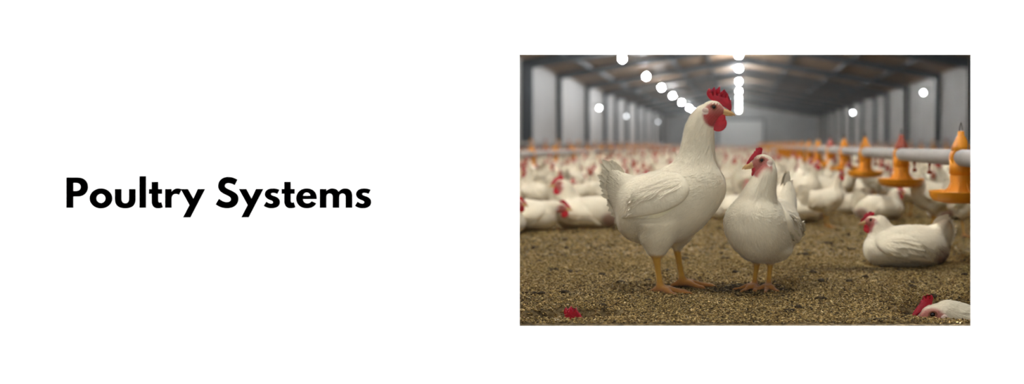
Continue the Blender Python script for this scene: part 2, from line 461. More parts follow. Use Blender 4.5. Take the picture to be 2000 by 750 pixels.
    root = empty(name)
    parts.append(body.build('body', M['plume'], root))
    # tail: fan of quill feathers
    tl = spec['tail']; tm = MB()
    bx, bz, fanlo, fanhi, TL, TW, nt_, spread = tl
    if hero: nt_ = int(nt_*1.9); TW *= .72
    if 'rim' in spec:
        (cx_, cz_), tips_ = spec['rim']; nr = 32
        for k in range(nr):
            q = k/(nr-1)*(len(tips_)-1); i0 = min(int(q), len(tips_)-2); ff = q-i0
            tx = tips_[i0][0]*(1-ff)+tips_[i0+1][0]*ff; tz = tips_[i0][1]*(1-ff)+tips_[i0+1][1]*ff
            ln = math.hypot(tx-cx_, tz-cz_); e_ = 1+random.uniform(-.09, .05)
            tx = cx_+(tx-cx_)*e_; tz = cz_+(tz-cz_)*e_
            for sgn in (-1, 1):
                p1 = Vector((tx, sgn*random.uniform(.0005, .004), tz)); p0 = Vector((cx_+(tx-cx_)*.42, sgn*spec.get('rimw', .008), cz_+(tz-cz_)*.42))
                sd = (p1-p0).normalized().cross(Vector((0, 1, 0))); sd = (sd+Vector((0, sgn*.12, 0))).normalized()
                g = random.uniform(.97, 1.02); vane(tm, p0, p1, .0145, sd, (0, 0, 0), tuple(c*g for c in WHITE), thick=.0006)
    for k in range(0 if 'rim' in spec else nt_):
        f = k/(nt_-1); 
        for sgn in ((-1, 1) if hero or nt_ < 9 else (-1, 1)):
            a = math.radians(fanlo+(fanhi-fanlo)*f+random.uniform(-3, 3)); LL = TL*(.84+.22*f)*random.uniform(.93, 1.05)
            y0 = sgn*(.004+.006*(1-f)); y1 = sgn*(spread*(1-.75*f)+random.uniform(-.004, .004))
            p0 = Vector((bx+.035*math.cos(a)*-1+.05, y0, bz)); p1 = Vector((bx-LL*math.cos(a), y1, bz+LL*math.sin(a)))
            ax = (p1-p0).normalized(); sd = ax.cross(Vector((0, 1, 0)))
            sd = (sd+Vector((0, sgn*.22, 0))).normalized()
            g = random.uniform(.96, 1.03)
            vane(tm, p0, p1, TW*random.uniform(.85, 1.1), sd, (0, 0, -.008*(1-f)), tuple(c*g for c in WHITE))
    # fluffy tail cover
    for k in range(0 if 'rim' in spec else spec.get('fluff', 26) if hero else 8):
        a = math.radians(random.uniform(fanlo-30, fanhi-6)); LL = TL*random.uniform(.40, .82); s_ = random.choice((-1, 1))*random.uniform(.35, 1)
        rt = spec.get('rump', .030)
        p0 = Vector((bx+.035+random.uniform(-.01, .015), s_*rt, bz+random.uniform(-.03, .02))); p1 = Vector((bx-LL*math.cos(a), s_*(spread+.006), bz+LL*math.sin(a)-.006))
        sd = (p1-p0).normalized().cross(Vector((0, 1, .2)))
        vane(tm, p0, p1, TW*1.25, sd, (0, 0, -.012))
    parts.append(tm.build('tail', M['plume'], root))
    # wings
    wx, wz, wl, wh, wt, wrot = spec['wing']
    for sg in (-1, 1):
        wm = MB()
        # folded wing pad hugging the flank
        src = Vector((wx, sg*.5, wz)); loc, nor, _, _ = bvh.ray_cast(src, Vector((0, -sg, 0)))
        y0 = loc.y if loc else sg*.08
        Rw = Matrix.Rotation(wrot, 3, 'Y')
        ca, sa = math.cos(wrot), math.sin(wrot)
        # raised shield of the folded wing: crisp lower rim, melting into the back above
        OUT = [(1.0, -.08), (.93, -.42), (.70, -.72), (.34, -.90), (-.06, -.96), (-.46, -.92), (-.88, -.84), (-1.12, -.74), (-1.02, -.50), (-.78, -.05), (-.52, .38), (-.18, .70), (.30, .85), (.74, .66), (.96, .28)]
        OP = []
        for q in range(len(OUT)):
            p0_, p1_, p2_, p3_ = (np.array(OUT[(q+k-1) % len(OUT)]) for k in range(4))
            for t in (0, .34, .67): OP.append(.5*((2*p1_)+(-p0_+p2_)*t+(2*p0_-5*p1_+4*p2_-p3_)*t*t+(-p0_+3*p1_-3*p2_+p3_)*t**3))
        OP = np.array(OP); cen = np.array((.02, -.15)); padp = MB(); vs = []; fs = []; no = len(OP)
        for kk, hh in ((1.0, -.25), (.99, .35), (.955, .75), (.88, .98), (.72, 1.08), (.5, 1.12), (.25, 1.12)):
            for q in OP:
                ab = cen+(q-cen)*kk; X_ = ab[0]*wl*.5; Z_ = ab[1]*wh*.5; px_, pz_ = wx+X_*ca+Z_*sa, wz-X_*sa+Z_*ca
                hit, nn, _, _ = bvh.ray_cast(Vector((px_, sg*.5, pz_)), Vector((0, -sg, 0)))
                yy = hit.y if hit else y0*.75
                blend = float(1-sstep(-.1, .95, ab[1]))*.85+.15
                vs.append((px_, yy+sg*wt*hh*blend, pz_-(0.002 if kk == 1 else 0)))
        for r_ in range(6):
            for q in range(no):
                q2 = (q+1) % no; fs.append((r_*no+q, r_*no+q2, (r_+1)*no+q2, (r_+1)*no+q))
        vs.append(tuple(np.mean(np.array(vs[-no:]), 0))); 
        for q in range(no): fs.append((6*no+q, 6*no+(q+1) % no, len(vs)-1))
        if sg < 0: pass
        else: fs = [f_[::-1] for f_ in fs]
        padp.v = vs; padp.f = fs; wm.add(vs, fs, WHITE)
        wb = BVHTree.FromPolygons([Vector(v) for v in padp.v], padp.f)
        def wp(a, b):  # wing coords: a -1 tip..1 shoulder, b -1..1 low..high
            x = a*wl*.5; z = b*wh*.5; return Vector((wx+x*ca+z*sa, y0+sg*.012, wz-x*sa+z*ca))
        ddir = Vector((-ca, 0, sa-.18))
        if hero:
            for row, (b0, nrow, L, Wd) in enumerate(((.45, 9, .040, .026), (.10, 9, .046, .026), (-.25, 8, .050, .024), (.72, 7, .032, .024))):
                for k in range(nrow):
                    a = .80-1.35*k/(nrow-1)
                    if a*a+b0*b0 > .95: continue
                    g = random.uniform(.95, 1.03)
                    feather(wm, wb, wp(a, b0+random.uniform(-.06, .06)), ddir+Vector((0, 0, random.gauss(0, .05))), L, Wd, .002, .0006+.0006*row, tuple(c*g for c in WHITE), n=5)
        # flight feathers along the lower edge, running back together to the tip
        nb = len(V); wb2 = BVHTree.FromPolygons([Vector(v) for v in V]+[Vector(v) for v in padp.v], polys+[tuple(q+nb for q in f_) for f_ in padp.f])
        nf = 9 if hero else 4
        for k in range(nf):
            f = k/(nf-1)
            r0 = wp(.70-.75*f, -.72+.50*f); tip = wp(-.35-.80*f, -1.10+.22*f+.30*f*f)
            dv = tip-r0; dv.y = 0; LL = dv.length/1.1
            if not hero and k == 0: pass
            feather(wm, wb2, r0, dv, LL, (.019 if hero else .03)*wl/.14, .0025, .0012+.0006*k, tuple(c*random.uniform(.95, 1.02) for c in WHITE), n=10, blunt=.6)
        parts.append(wm.build('wing', M['plume'], root))
    # comb, wattles, beak, eyes
    cb = {'big': COMB_BIG, 'hen': COMB_HEN, 'hen2': COMB_HEN2}[spec.get('comb', 'hen')]
    parts.append(extrude_outline([(a, b*spec.get('combk', 1)) for a, b in cb], 1.9*u, M['comb'], 'comb', root, frame, u, .15))
    if hero:
        for sg in (-1, 1):
            o_ = hp(-16, sg*60, -6.5); hit, nn, _, _ = bvh.ray_cast(o_, (hp(-16, 0, -6.5)-o_).normalized())
            if hit: parts.append(MB().ball(hit, (6.2*u, 2.4*u, 5.4*u), rot=R3).build('earlobe', M['lobe'], root))
    ws = spec.get('wattle', .75)
    for sg in (-1, 1):
        mbw = MB(); RR = R3 @ Matrix.Rotation(math.radians(12*sg), 3, 'X')
        mbw.ball(hp(8.5, sg*5.0, -17-14*ws), (17*u*ws, 3.6*u, 16.5*u*ws), rot=RR, nu=24, nv=14)
        mbw.ball(hp(14, sg*4.0, -15-5*ws), (9*u*ws, 3.8*u, 10*u*ws), rot=RR)
        parts.append(mbw.build('wattle', M['wattle'], root))
    bk = MB(); yv, zv = R3 @ Vector((0, 1, 0)), R3 @ Vector((0, 0, 1))
    bk.loft([(hp(a, 0, b), yv, zv, wy*u, wz_*u) for a, b, wy, wz_ in ((12, -6, 7, 7), (20, -8, 6.2, 6.2), (28, -9.5, 4.8, 4.8), (35, -11, 3.3, 3.5), (40, -14, 1.6, 2.2), (42, -16.5, .4, .8))], 14)
    bk.loft([(hp(a, 0, b), yv, zv, wy*u, wz_*u) for a, b, wy, wz_ in ((12, -12.5, 6, 3.8), (22, -13.8, 4.8, 3), (31, -15, 3.2, 2.1), (37, -16.4, 1.0, .8))], 12)
    parts.append(bk.build('beak', M['beak'], root))
    for sg in (-1, 1):
        em = MB(); q = Vector((0, sg*.5, 0)); 
        o_ = hp(0, sg*60, 0); dr = (hp(0, 0, 0)-o_).normalized(); hit, nn, _, _ = bvh.ray_cast(o_, dr)
        e0 = hit if hit else hp(0, sg*12, 0)
        rr = 4.1*u
        ring = MB(); nrm = -dr; t1 = nrm.cross(Vector((0, 0, 1))).normalized(); t2 = nrm.cross(t1)
        tor_v = []; tor_f = []; N1, N2 = 24, 8
        for i in range(N1):
            a = 2*PI*i/N1
            for j in range(N2):
                b_ = 2*PI*j/N2; rad = rr*1.15+rr*.32*math.cos(b_)
                tor_v.append(e0+(t1*math.cos(a)*1.15+t2*math.sin(a))*rad+nrm*(rr*.22*math.sin(b_)))
        for i in range(N1):
            for j in range(N2):
                tor_f.append((i*N2+j, ((i+1) % N1)*N2+j, ((i+1) % N1)*N2+(j+1) % N2, i*N2+(j+1) % N2))
        em.ball(e0-nrm*rr*.45, rr, nu=20, nv=14)
        eo = em.build('eye', M['eye'], root); parts.append(eo)
        if hero:
            ring.add(tor_v, tor_f); parts.append(ring.build('eyelid', M['iris'], eo))
    if joined:
        bm = bmesh.new(); mats = []
        for o in parts:
            k = len(bm.faces); bm.from_mesh(o.data); bm.faces.ensure_lookup_table(); mats.append(o.data.materials[0])
            mi = len(mats)-1
            for i in range(k, len(bm.faces)): bm.faces[i].material_index = mi
        me = bpy.data.meshes.new(name); bm.to_mesh(me); bm.free()
        for m_ in mats: me.materials.append(m_)
        for o in parts: bpy.data.objects.remove(o)
        bpy.data.objects.remove(root)
        return me, None
    return root, parts

def S(trunk, x0, y0, k, flip=1):
    """trunk rows traced as (px, top, bottom, half width px) -> metres"""
    return [((x-x0)*k*flip, (y0-t)*k, (y0-b)*k, hw*k) for x, t, b, hw in trunk]
def N(neck, x0, y0, k, flip=1): return [((x-x0)*k*flip, 0 if len(r) < 4 else r[3]*k, (y0-y)*k, r[0]*k, r[1]*k) for (x, y, *r) in neck]

# --- the tall cockerel, in profile
K1 = .00112
big = dict(
    trunk=S([(1205, 388, 444, 16), (1211, 374, 458, 36), (1226, 358, 472, 52), (1250, 347, 481, 62), (1282, 338, 484, 68), (1312, 325, 482, 72), (1340, 318, 474, 70),
             (1365, 316, 456, 64), (1386, 318, 434, 54), (1403, 332, 412, 40), (1414, 350, 392, 24), (1418, 362, 380, 10)], 1320, 575, K1),
    neck=N([(1352, 372, 60, 52), (1358, 338, 50, 44), (1362, 308, 36, 32), (1363.5, 282, 32, 27), (1366, 258, 30.5, 24), (1373, 240, 28, 21), (1383, 226, 24, 17), (1388, 220, 15, 12)], 1320, 575, K1),
    head=((1394-1320)*K1, 0, (575-215.5)*K1, 0, 0, 1.0),
    legs=[(((1288-1320)*K1, -.046, (575-438)*K1), ((1286-1320)*K1, -.052, (575-506)*K1), ((1294-1320)*K1, -.052, .014), math.radians(-12), 1.05),
          (((1322-1320)*K1, .046, (575-438)*K1), ((1319-1320)*K1, .052, (575-496)*K1), ((1331-1320)*K1, .052, .014), math.radians(5), 1.05)],
    tail=((1226-1320)*K1, (575-384)*K1, -40, 64, .072, .034, 15, .026), fluff=100,
    wing=((1284-1320)*K1, (575-380)*K1, 134*K1, 80*K1, .012, math.radians(-15)),
    tailmass=S([(1268, 352, 462, 46), (1240, 350, 450, 34), (1222, 343, 438, 25), (1209, 336, 424, 17), (1199, 331, 420, 11), (1190, 330, 405, 7), (1182, 334, 384, 4)], 1320, 575, K1),
    rim=(((1252-1320)*K1, (575-392)*K1), [((a-1320)*K1, (575-b)*K1) for a, b in ((1190, 314), (1182, 318), (1174, 328), (1171, 341), (1170, 356), (1172, 370), (1177, 385), (1182, 400), (1188, 416), (1196, 430), (1206, 437))]),
    comb='big', rump=.046, wattle=1.0, facek=.15, stain_bounce=.45, vanes=9000)
FEET_D = 2.235
def ground_at(x, y): return float(gz(x, y))
def place(root, x, y, yaw, dz=0, z=None):
    root.location = (x, y, (ground_at(x, y) if z is None else z)+dz); root.rotation_euler = (0, 0, yaw)
hen_cat = 'chicken'
b1, _ = make_bird('cockerel', big, voxel=.0032, hero=True)
place(b1, (1320-VX)*FEET_D/F, FEET_D, 0, -.002)
tag(b1, 'tall white cockerel standing in profile, head raised above all the others', hen_cat)

# --- the smaller hen standing beside it, turned to the viewer
K2 = .00110
hen = dict(
    trunk=[(-.145, .165, .120, .018), (-.130, .185, .100, .036), (-.10, .196, .082, .054), (-.06, .202, .068, .064), (-.02, .206, .060, .066), (.02, .212, .062, .069), (.055, .216, .074, .069), (.083, .212, .094, .064), (.102, .198, .118, .048), (.111, .178, .135, .026)],
    neck=[(.035, 0, .160, .060, .060), (.050, .004, .195, .050, .048), (.056, .011, .216, .039, .037), (.056, .018, .238, .031, .030), (.053, .025, .260, .026, .025), (.050, .025, .276, .021, .021), (.052, .025, .284, .013, .013)],
    head=(.056, .014, .289, math.radians(-62), math.radians(-4), .90),
    legs=[((-.005, -.030, .105), (-.012, -.020, .060), (.002, -.022, .012), math.radians(-10), .88),
          ((-.005, .030, .105), (-.012, .012, .062), (-.002, .010, .012), math.radians(12), .88)],
    tail=(-.125, .165, 25, 78, .092, .030, 9, .016), fluff=40,
    wing=(-.030, .150, .150, .080, .008, math.radians(-16)),
    tailmass=[(-.09, .206, .095, .050), (-.12, .222, .105, .038), (-.145, .236, .120, .030), (-.165, .240, .140, .022), (-.182, .232, .160, .013), (-.194, .215, .180, .006)], rimw=.007,
    rim=((-.10, .160), [(-.150, .252), (-.168, .258), (-.186, .246), (-.200, .228), (-.208, .205), (-.206, .180), (-.196, .155)]),
    comb='hen', wattle=.8, stain_bounce=.6, vanes=7000, facek=.5)
b2, _ = make_bird('hen', hen, voxel=.0032, hero=True)
place(b2, (1492-VX)*2.23/F, 2.225+.03, math.radians(249), -.002)
tag(b2, 'smaller white hen standing right of the tall cockerel, breast to the viewer, head turned left', hen_cat)

# --- the sitting hen at the right, profile facing left
K3 = .001345
def sx(x): return (1780-x)*K3
sit = dict(
    trunk=S([(1858, 470, 500, 12), (1846, 452, 512, 32), (1826, 441, 519, 50), (1800, 437, 521, 60), (1770, 438, 522, 64), (1740, 442, 521, 62), (1715, 450, 518, 52), (1699, 460, 508, 38), (1690, 472, 496, 20)], 1780, 521, K3, -1),
    neck=N([(1728, 472, 34, 34), (1724, 455, 27, 27), (1721, 440, 23, 21), (1717, 430, 18, 17), (1711, 427, 12, 11)], 1780, 521, K3, -1),
    head=(sx(1703), 0, (521-427)*K3, 0, math.radians(-2), .74),
    tail=(sx(1822), (521-466)*K3, -16, 56, .068, .030, 9, .028), fluff=30,
    wing=(sx(1762), (521-474)*K3, .150, .078, .010, math.radians(-12)),
    tailmass=S([(1808, 442, 512, 52), (1824, 438, 508, 40), (1838, 428, 498, 28), (1850, 423, 486, 18), (1860, 428, 474, 10), (1866, 438, 462, 5)], 1780, 521, K3, -1),
    rim=((sx(1815), (521-468)*K3), [(sx(a), (521-b)*K3) for a, b in ((1838, 422), (1848, 417), (1858, 418), (1866, 430), (1874, 444), (1868, 456), (1866, 470), (1858, 484), (1850, 496))]),
    comb='hen2', wattle=.85, stain_bounce=.25, vanes=6000, rear=(sx(1834), 0, (521-492)*K3, .036))
b3, _ = make_bird('hen', sit, voxel=.0034, hero=True)
place(b3, (1780-VX)*2.69/F, 2.69+.03, PI, -.004)
tag(b3, 'white hen sitting alone on the litter at the right, ruffled tail under the nearest feeder', hen_cat)

# ------------------------------------------------------------------ flock patterns
def st_spec(**k):
    d = dict(
        trunk=[(-.125, .200, .150, .018), (-.11, .215, .115, .036), (-.08, .222, .098, .052), (-.04, .226, .092, .062), (0, .232, .092, .066), (.04, .238, .100, .064), (.07, .238, .116, .056), (.09, .226, .140, .040), (.102, .205, .160, .018)],
        neck=[(.04, 0, .195, .050, .046), (.052, 0, .235, .038, .034), (.058, 0, .268, .029, .026), (.064, 0, .295, .024, .021), (.072, 0, .312, .017, .014)],
        head=(.080, 0, .318, 0, 0, .8),
        legs=[((0, -.035, .13), (-.008, -.036, .080), (.004, -.036, .011), 0, .85), ((0, .035, .13), (-.008, .036, .080), (.004, .036, .011), 0, .85)],
        tail=(-.105, .190, -10, 50, .085, .034, 6, .022), wing=(-.02, .175, .16, .085, .013, math.radians(-12)), comb='hen', wattle=1.0, stain_bounce=.8)
    d.update(k); return d
def si_spec(**k):
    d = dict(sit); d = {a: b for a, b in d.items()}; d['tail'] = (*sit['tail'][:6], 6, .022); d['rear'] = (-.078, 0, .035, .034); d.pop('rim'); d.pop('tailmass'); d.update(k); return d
PAT = {}
PAT['stand'] = st_spec()
PAT['stand_turn'] = st_spec(head=(.072, .008, .312, math.radians(75), 0, .8), comb='hen2')
PAT['stand_low'] = st_spec(neck=[(.04, 0, .185, .050, .046), (.07, 0, .215, .036, .034), (.094, 0, .235, .027, .025), (.110, 0, .250, .021, .019), (.120, 0, .256, .015, .013)],
                           head=(.128, 0, .256, 0, math.radians(-8), .8))
PAT['stand_peck'] = st_spec(neck=[(.05, 0, .175, .048, .046), (.092, 0, .165, .034, .034), (.125, 0, .135, .026, .025), (.142, 0, .100, .021, .019), (.148, 0, .085, .015, .013)],
                            head=(.156, 0, .078, 0, math.radians(-50), .8), comb='hen2')
PAT['sit'] = si_spec()
PAT['sit_up'] = si_spec(neck=[(.066, 0, .075, .045, .045), (.074, 0, .105, .035, .033), (.080, 0, .130, .028, .025), (.088, 0, .148, .022, .019), (.096, 0, .156, .015, .013)], head=(.104, 0, .157, 0, 0, .85))
PAT['sit_turn'] = si_spec(head=(.078, -.010, .125, math.radians(-80), 0, .78), comb='hen')
PAT['sit_low'] = si_spec(neck=[(.07, 0, .065, .045, .045), (.095, 0, .075, .034, .033), (.115, 0, .083, .026, .024), (.128, 0, .088, .020, .018), (.136, 0, .088, .013, .011)], head=(.142, 0, .086, 0, 0, .76))
KEEP = {}; JOIN = {}
for k, s in PAT.items():
    r, ps = make_bird('hen', s, voxel=.0055)
    KEEP[k] = [r, ps, False]
    bm = bmesh.new(); mats = []
    for o in ps:
        n0 = len(bm.faces); bm.from_mesh(o.data); bm.faces.ensure_lookup_table()
        for i in range(n0, len(bm.faces)): bm.faces[i].material_index = len(mats)
        mats.append(o.data.materials[0])
    me = bpy.data.meshes.new('hen'); bm.to_mesh(me); bm.free()
    for m_ in mats: me.materials.append(m_)
    JOIN[k] = me
def copy_bird(k, x, y, yaw, scale, label, group=None, parts=True, dz=-.002, z=None):
    if parts:
        r0, ps, used = KEEP[k]
        if not used: KEEP[k][2] = True; r = r0
        else:
            r = r0.copy(); COL.objects.link(r)
            for c in ps:
                q = c.copy(); COL.objects.link(q); q.parent = r
    else:
        r = bpy.data.objects.new('hen', JOIN[k]); COL.objects.link(r)
    place(r, x, y, yaw, dz, z); r.scale = (scale,)*3
    for a in ('label', 'category', 'group', 'kind'):
        if a in r: del r[a]
    tag(r, label, hen_cat, group); return r
taken = [(b1.location.x, b1.location.y, .22), (b2.location.x, b2.location.y, .22), (b3.location.x, b3.location.y, .25)]
def near(k, px, base, yaw, scale, label):
    d = H*F/(base-VY)+.05; x = (px-VX)*d/F; taken.append((x, d, .15))
    return copy_bird(k, x, d, math.radians(yaw), scale, label)
# nearby birds, each traced: pose, x and base line in the photograph, heading in degrees, size
near('sit_low', 1020, 455, -8, 1.08, 'white hen lying at the left edge, head to the right with a small red comb')
near('sit_up', 1152, 449, 174, 1.12, 'white hen lying with head raised, red face turned left, left of the cockerel tail')
near('sit', 962, 462, -6, .95, 'white hen at the far left edge showing only red comb and beak')
near('stand_turn', 1172, 415, 200, .66, 'white hen standing behind the raised-head lying hen, face turned left')
near('sit', 1050, 418, 160, 1.1, 'white hen lying behind the left edge hen, back to the viewer')
near('stand', 1122, 396, 80, .72, 'upright white hen with red face in the second row at the left')
near('stand', 1615, 447, 10, .66, 'white hen standing on yellow legs behind the smaller hen, walking right')
near('sit_turn', 1565, 437, 200, 1.0, 'white hen lying against the legs of the walking hen, red face at left')
near('sit', 1712, 430, 5, .95, 'white hen lying behind the lone sitting hen, rump to the left')
near('stand_low', 1822, 455, 178, .80, 'white hen standing behind the tail of the lone sitting hen, head under the feeder pan')
near('stand_low', 1893, 468, 300, .74, 'white hen cut by the right edge, standing below the nearest feeder')
near('stand_low', 1770, 425, 120, .75, 'white hen with its legs showing under the second feeder')
near('sit_turn', 1436, 430, 200, .95, 'white hen lying in the gap between cockerel and smaller hen')
near('stand', 1650, 400, 290, .72, 'white hen standing upright behind the walking hen')
near('stand_turn', 1592, 404, 60, .72, 'white hen standing behind the shoulder of the lying red-faced hen')
near('stand', 1215, 402, 30, .7, 'white hen partly hidden behind the cockerel tail')
# flock further away
rnd = random.Random(11)
PX0, PX1 = 985, 1925
cand = []
def free(x, d, r):
    return all((x-a)**2+(d-b)**2 > (max(r, c))**2 for a, b, c in taken[-900:])
KS = ['stand', 'stand_turn', 'stand_low', 'stand_peck', 'sit', 'sit_turn', 'sit_low', 'sit_up']; KW = [5, 4, 4, 1, 2, 3, 1, 3]
d = 4.45; n_ind = 0
rows = []
while d < 90:
    wid = (PX1-PX0)*d/F; sp = .235 if d < 10 else (.31 if d < 20 else .42+.012*(d-20))
    x = (PX0-VX)*d/F+rnd.uniform(0, sp)
    while x < (PX1-VX)*d/F:
        xx, dd = x+rnd.uniform(-.06, .06), d+rnd.uniform(-.10, .10)
        if -6.2 < xx < 6.9 and free(xx, dd, .185) and abs(xx-.59) > .05 and abs(xx+1.8) > .05:
            rows.append((dd, xx)); taken.append((xx, dd, .185))
        x += sp*rnd.uniform(.85, 1.25)
    d += (.23 if d < 10 else .34 if d < 20 else .42+.015*(d-20))
rows.sort()
MAXI = 265
def region(px):
    if px < 1180: return 'left of the cockerel'
    if px < 1420: return 'past the cockerel neck'
    if px < 1540: return 'over the smaller hen'
    return 'near the orange feeders'
for i, (dd, xx) in enumerate(rows[:MAXI]):
    px = VX+xx*F/dd; k = rnd.choices(KS, KW)[0]
    lay = {'stand': 'standing', 'stand_turn': 'standing', 'stand_low': 'standing', 'stand_peck': 'pecking'}.get(k, 'sitting')
    dist = 'near part' if dd < 6.5 else ('middle part' if dd < 9.5 else 'far part')
    lb = 'blurred white hen %s in the %s of the flock, %s' % (lay, dist, region(px))
    copy_bird(k, xx, dd, rnd.uniform(0, 2*PI), (rnd.uniform(.58, .67) if px < 1400 and dd < 9 else rnd.uniform(.66, .78)) if 'stand' in k else rnd.uniform(.86, 1.04), lb, 'flock hens '+region(px), parts=dd < 6.5)
# the uncountable rest: one object
def low_poly(k, ratio):
    o = link('tmp', JOIN[k]); m = o.modifiers.new('d', 'DECIMATE'); m.ratio = ratio
    ev = o.evaluated_get(bpy.context.evaluated_depsgraph_get()); e = ev.to_mesh(); e.calc_loop_triangles()
    V = np.empty(len(e.vertices)*3, np.float32); e.vertices.foreach_get('co', V)
    T = np.empty(len(e.loop_triangles)*3, np.int32); e.loop_triangles.foreach_get('vertices', T)
    MI = np.array([t.material_index for t in e.loop_triangles])
    C = np.empty(len(e.vertices)*4, np.float32); e.attributes['Col'].data.foreach_get('color', C)
    ev.to_mesh_clear(); bpy.data.objects.remove(o)
    return V.reshape(-1, 3), T.reshape(-1, 3), C.reshape(-1, 4)[:, :3], MI
lows = [low_poly(k, .07) for k in ('stand', 'stand_turn', 'stand_low', 'sit', 'sit_low')]
matlist = [m_.name for m_ in JOIN['stand'].materials]
VV, TT, CC, MM = [], [], [], []; off = 0
for dd, xx in rows[MAXI:]:
    V, T, C, MI = lows[rnd.choices(range(5), [4, 4, 3, 3, 2])[0]]
    a = rnd.uniform(0, 2*PI); s = rnd.uniform(.68, .85); ca, sa = math.cos(a)*s, math.sin(a)*s
    W = np.stack([V[:, 0]*ca-V[:, 1]*sa+xx, V[:, 0]*sa+V[:, 1]*ca+dd, V[:, 2]*s-.002], 1)
    VV.append(W); TT.append(T+off); CC.append(C); MM.append(MI); off += len(V)
if VV:
    me = np_mesh('distant_flock', np.concatenate(VV), np.concatenate(TT), np.concatenate(CC), M['plume'])
    me.materials.clear()
    for m_ in JOIN['stand'].materials: me.materials.append(m_)
    me.polygons.foreach_set('material_index', np.concatenate(MM).astype(np.int32)); me.update()
    tag(link('distant_flock', me), 'mass of white hens filling the far end of the barn', 'flock', kind='stuff')
print('flock', len(rows), 'verts far', off)
for k, (r, ps, used) in KEEP.items():
    if not used:
        for o in ps: bpy.data.objects.remove(o)
        bpy.data.objects.remove(r)

# --- two birds lying in dust-bath hollows close to the opening
fg = si_spec(neck=[(.06, 0, .075, .048, .046), (.095, 0, .100, .038, .036), (.125, 0, .118, .031, .028), (.148, 0, .126, .027, .022), (.160, 0, .128, .018, .015)],
             head=(.170, 0, .124, 0, math.radians(-6), 1.15), comb='hen', combk=1.0, wattle=.9, vanes=3500)
b4, _ = make_bird('hen', fg, voxel=.004, hero=True)
e = P(1819, 612, 1.94); b4.location = (e.x+.170, 1.94, e.z-.124); b4.rotation_euler = (0, 0, PI)
tag(b4, 'white hen in the near right corner, only its head with red comb showing', hen_cat)
fg2 = dict(fg); fg2['vanes'] = 1200; fg2['head'] = (.170, 0, .124, 0, 0, 1.5)
b5, _ = make_bird('hen', fg2, voxel=.005, hero=True)
e = P(1110, 648, 1.93); b5.location = (e.x-.170, 1.93, e.z-.124)
tag(b5, 'hen at the near lower left of which only the top of a red comb shows', hen_cat)

# ------------------------------------------------------------------ litter floor
XL, XR, YB = -6.5, 7.2, 95.0; ZE = 2.84; XM = .35; ZR = 4.0
xs = np.concatenate([np.linspace(XL, -1.2, 12)[:-1], np.linspace(-1.2, 1.2, 240), np.linspace(1.2, XR, 12)[1:]])
ys = np.concatenate([np.linspace(1.794, 3.4, 170), np.linspace(3.4, 8, 100)[1:], np.linspace(8, YB, 60)[1:]])
gx, gy = np.meshgrid(xs, ys); Zg = gz(gx, gy)+rng.normal(0, .0016, gx.shape)*(gy < 5)*(gy > 1.84)
V = np.stack([gx.ravel(), gy.ravel(), Zg.ravel()], 1); nx, ny = len(xs), len(ys)
I = np.arange(nx*ny).reshape(ny, nx); Fq = np.stack([I[:-1, :-1].ravel(), I[:-1, 1:].ravel(), I[1:, 1:].ravel(), I[1:, :-1].ravel()], 1)
fl = link('floor', np_mesh('floor', V, Fq, np.ones((len(V), 3)), M['ground'])); tag(fl, kind='structure')

def chips(n, d0, d1, lmin, lmax, name, mat, palette, pw, flat=.35, wr=(.25, .5), thin=1):
    dd = np.sqrt(rng.uniform(d0*d0, d1*d1, n)); px = rng.uniform(995, 1915, n); x = (px-VX)*dd/F
    z = gz(x, dd); L = rng.uniform(lmin, lmax, n); Wd = L*rng.uniform(*wr, n)*thin
    yaw = rng.uniform(0, 2*PI, n); til = rng.normal(0, flat, n); rol = rng.normal(0, .5, n)
    ax = np.stack([np.cos(yaw)*np.cos(til), np.sin(yaw)*np.cos(til), np.sin(til)], 1)
    sd = np.stack([-np.sin(yaw), np.cos(yaw), np.zeros(n)], 1); up = np.cross(ax, sd)
    sd2 = sd*np.cos(rol)[:, None]+up*np.sin(rol)[:, None]; up2 = np.cross(ax, sd2)
    c = np.stack([x, dd, z+rng.uniform(.0005, .005, n)], 1); b = (Wd*.35)[:, None]*up2
    l = (L*.5)[:, None]*ax; w = (Wd*.5)[:, None]*sd2
    V = np.stack([c-l, c-w-l*.3+b*.3, c-w*.8+l*.5+b*.3, c+l, c+w*.9+l*.4+b*.3, c+w-l*.4+b*.3, c+b+l*.05, c-b*.6], 1).reshape(-1, 3)
    base = np.array([(0,1,6),(1,2,6),(2,3,6),(3,4,6),(4,5,6),(5,0,6),(1,0,7),(2,1,7),(3,2,7),(4,3,7),(5,4,7),(0,5,7)])
    T = (base[None]+(np.arange(n)*8)[:, None, None]).reshape(-1, 3)
    pal = np.array(palette); ci = rng.choice(len(pal), n, p=pw); C = pal[ci]*rng.uniform(.7, 1.3, (n, 1)); dm = np.exp(-((x-.02)/.085)**2-((dd-2.255)/.05)**2)+.8*np.exp(-((x+.14)/.07)**2-((dd-2.29)/.03)**2)+.7*np.exp(-((x-.36)/.22)**2-((dd-2.6)/.05)**2); C = C*(1-.8*np.clip(dm*1.3, 0, 1))[:, None]; C = np.repeat(C, 8, 0)  # chips darkened in soft ellipses by the birds
    return link(name, np_mesh(name, V, T, C, mat, False))
PALC = [(.27, .175, .058), (.41, .28, .095), (.56, .40, .155), (.12, .076, .026), (.045, .030, .012), (.68, .52, .25)]
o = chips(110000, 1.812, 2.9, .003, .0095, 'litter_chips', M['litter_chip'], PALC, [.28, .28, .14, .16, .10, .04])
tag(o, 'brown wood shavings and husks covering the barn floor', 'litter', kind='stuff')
o = chips(70000, 2.9, 6.0, .006, .015, 'litter_chips', M['litter_chip'], PALC, [.28, .28, .14, .16, .10, .04])
tag(o, 'brown litter further back under the flock', 'litter', kind='stuff')
o = chips(900, 1.82, 3.4, .025, .065, 'straw_stems', M['straw'], PALC, [.2, .2, .2, .1, .1, .2], .10, (.03, .045))
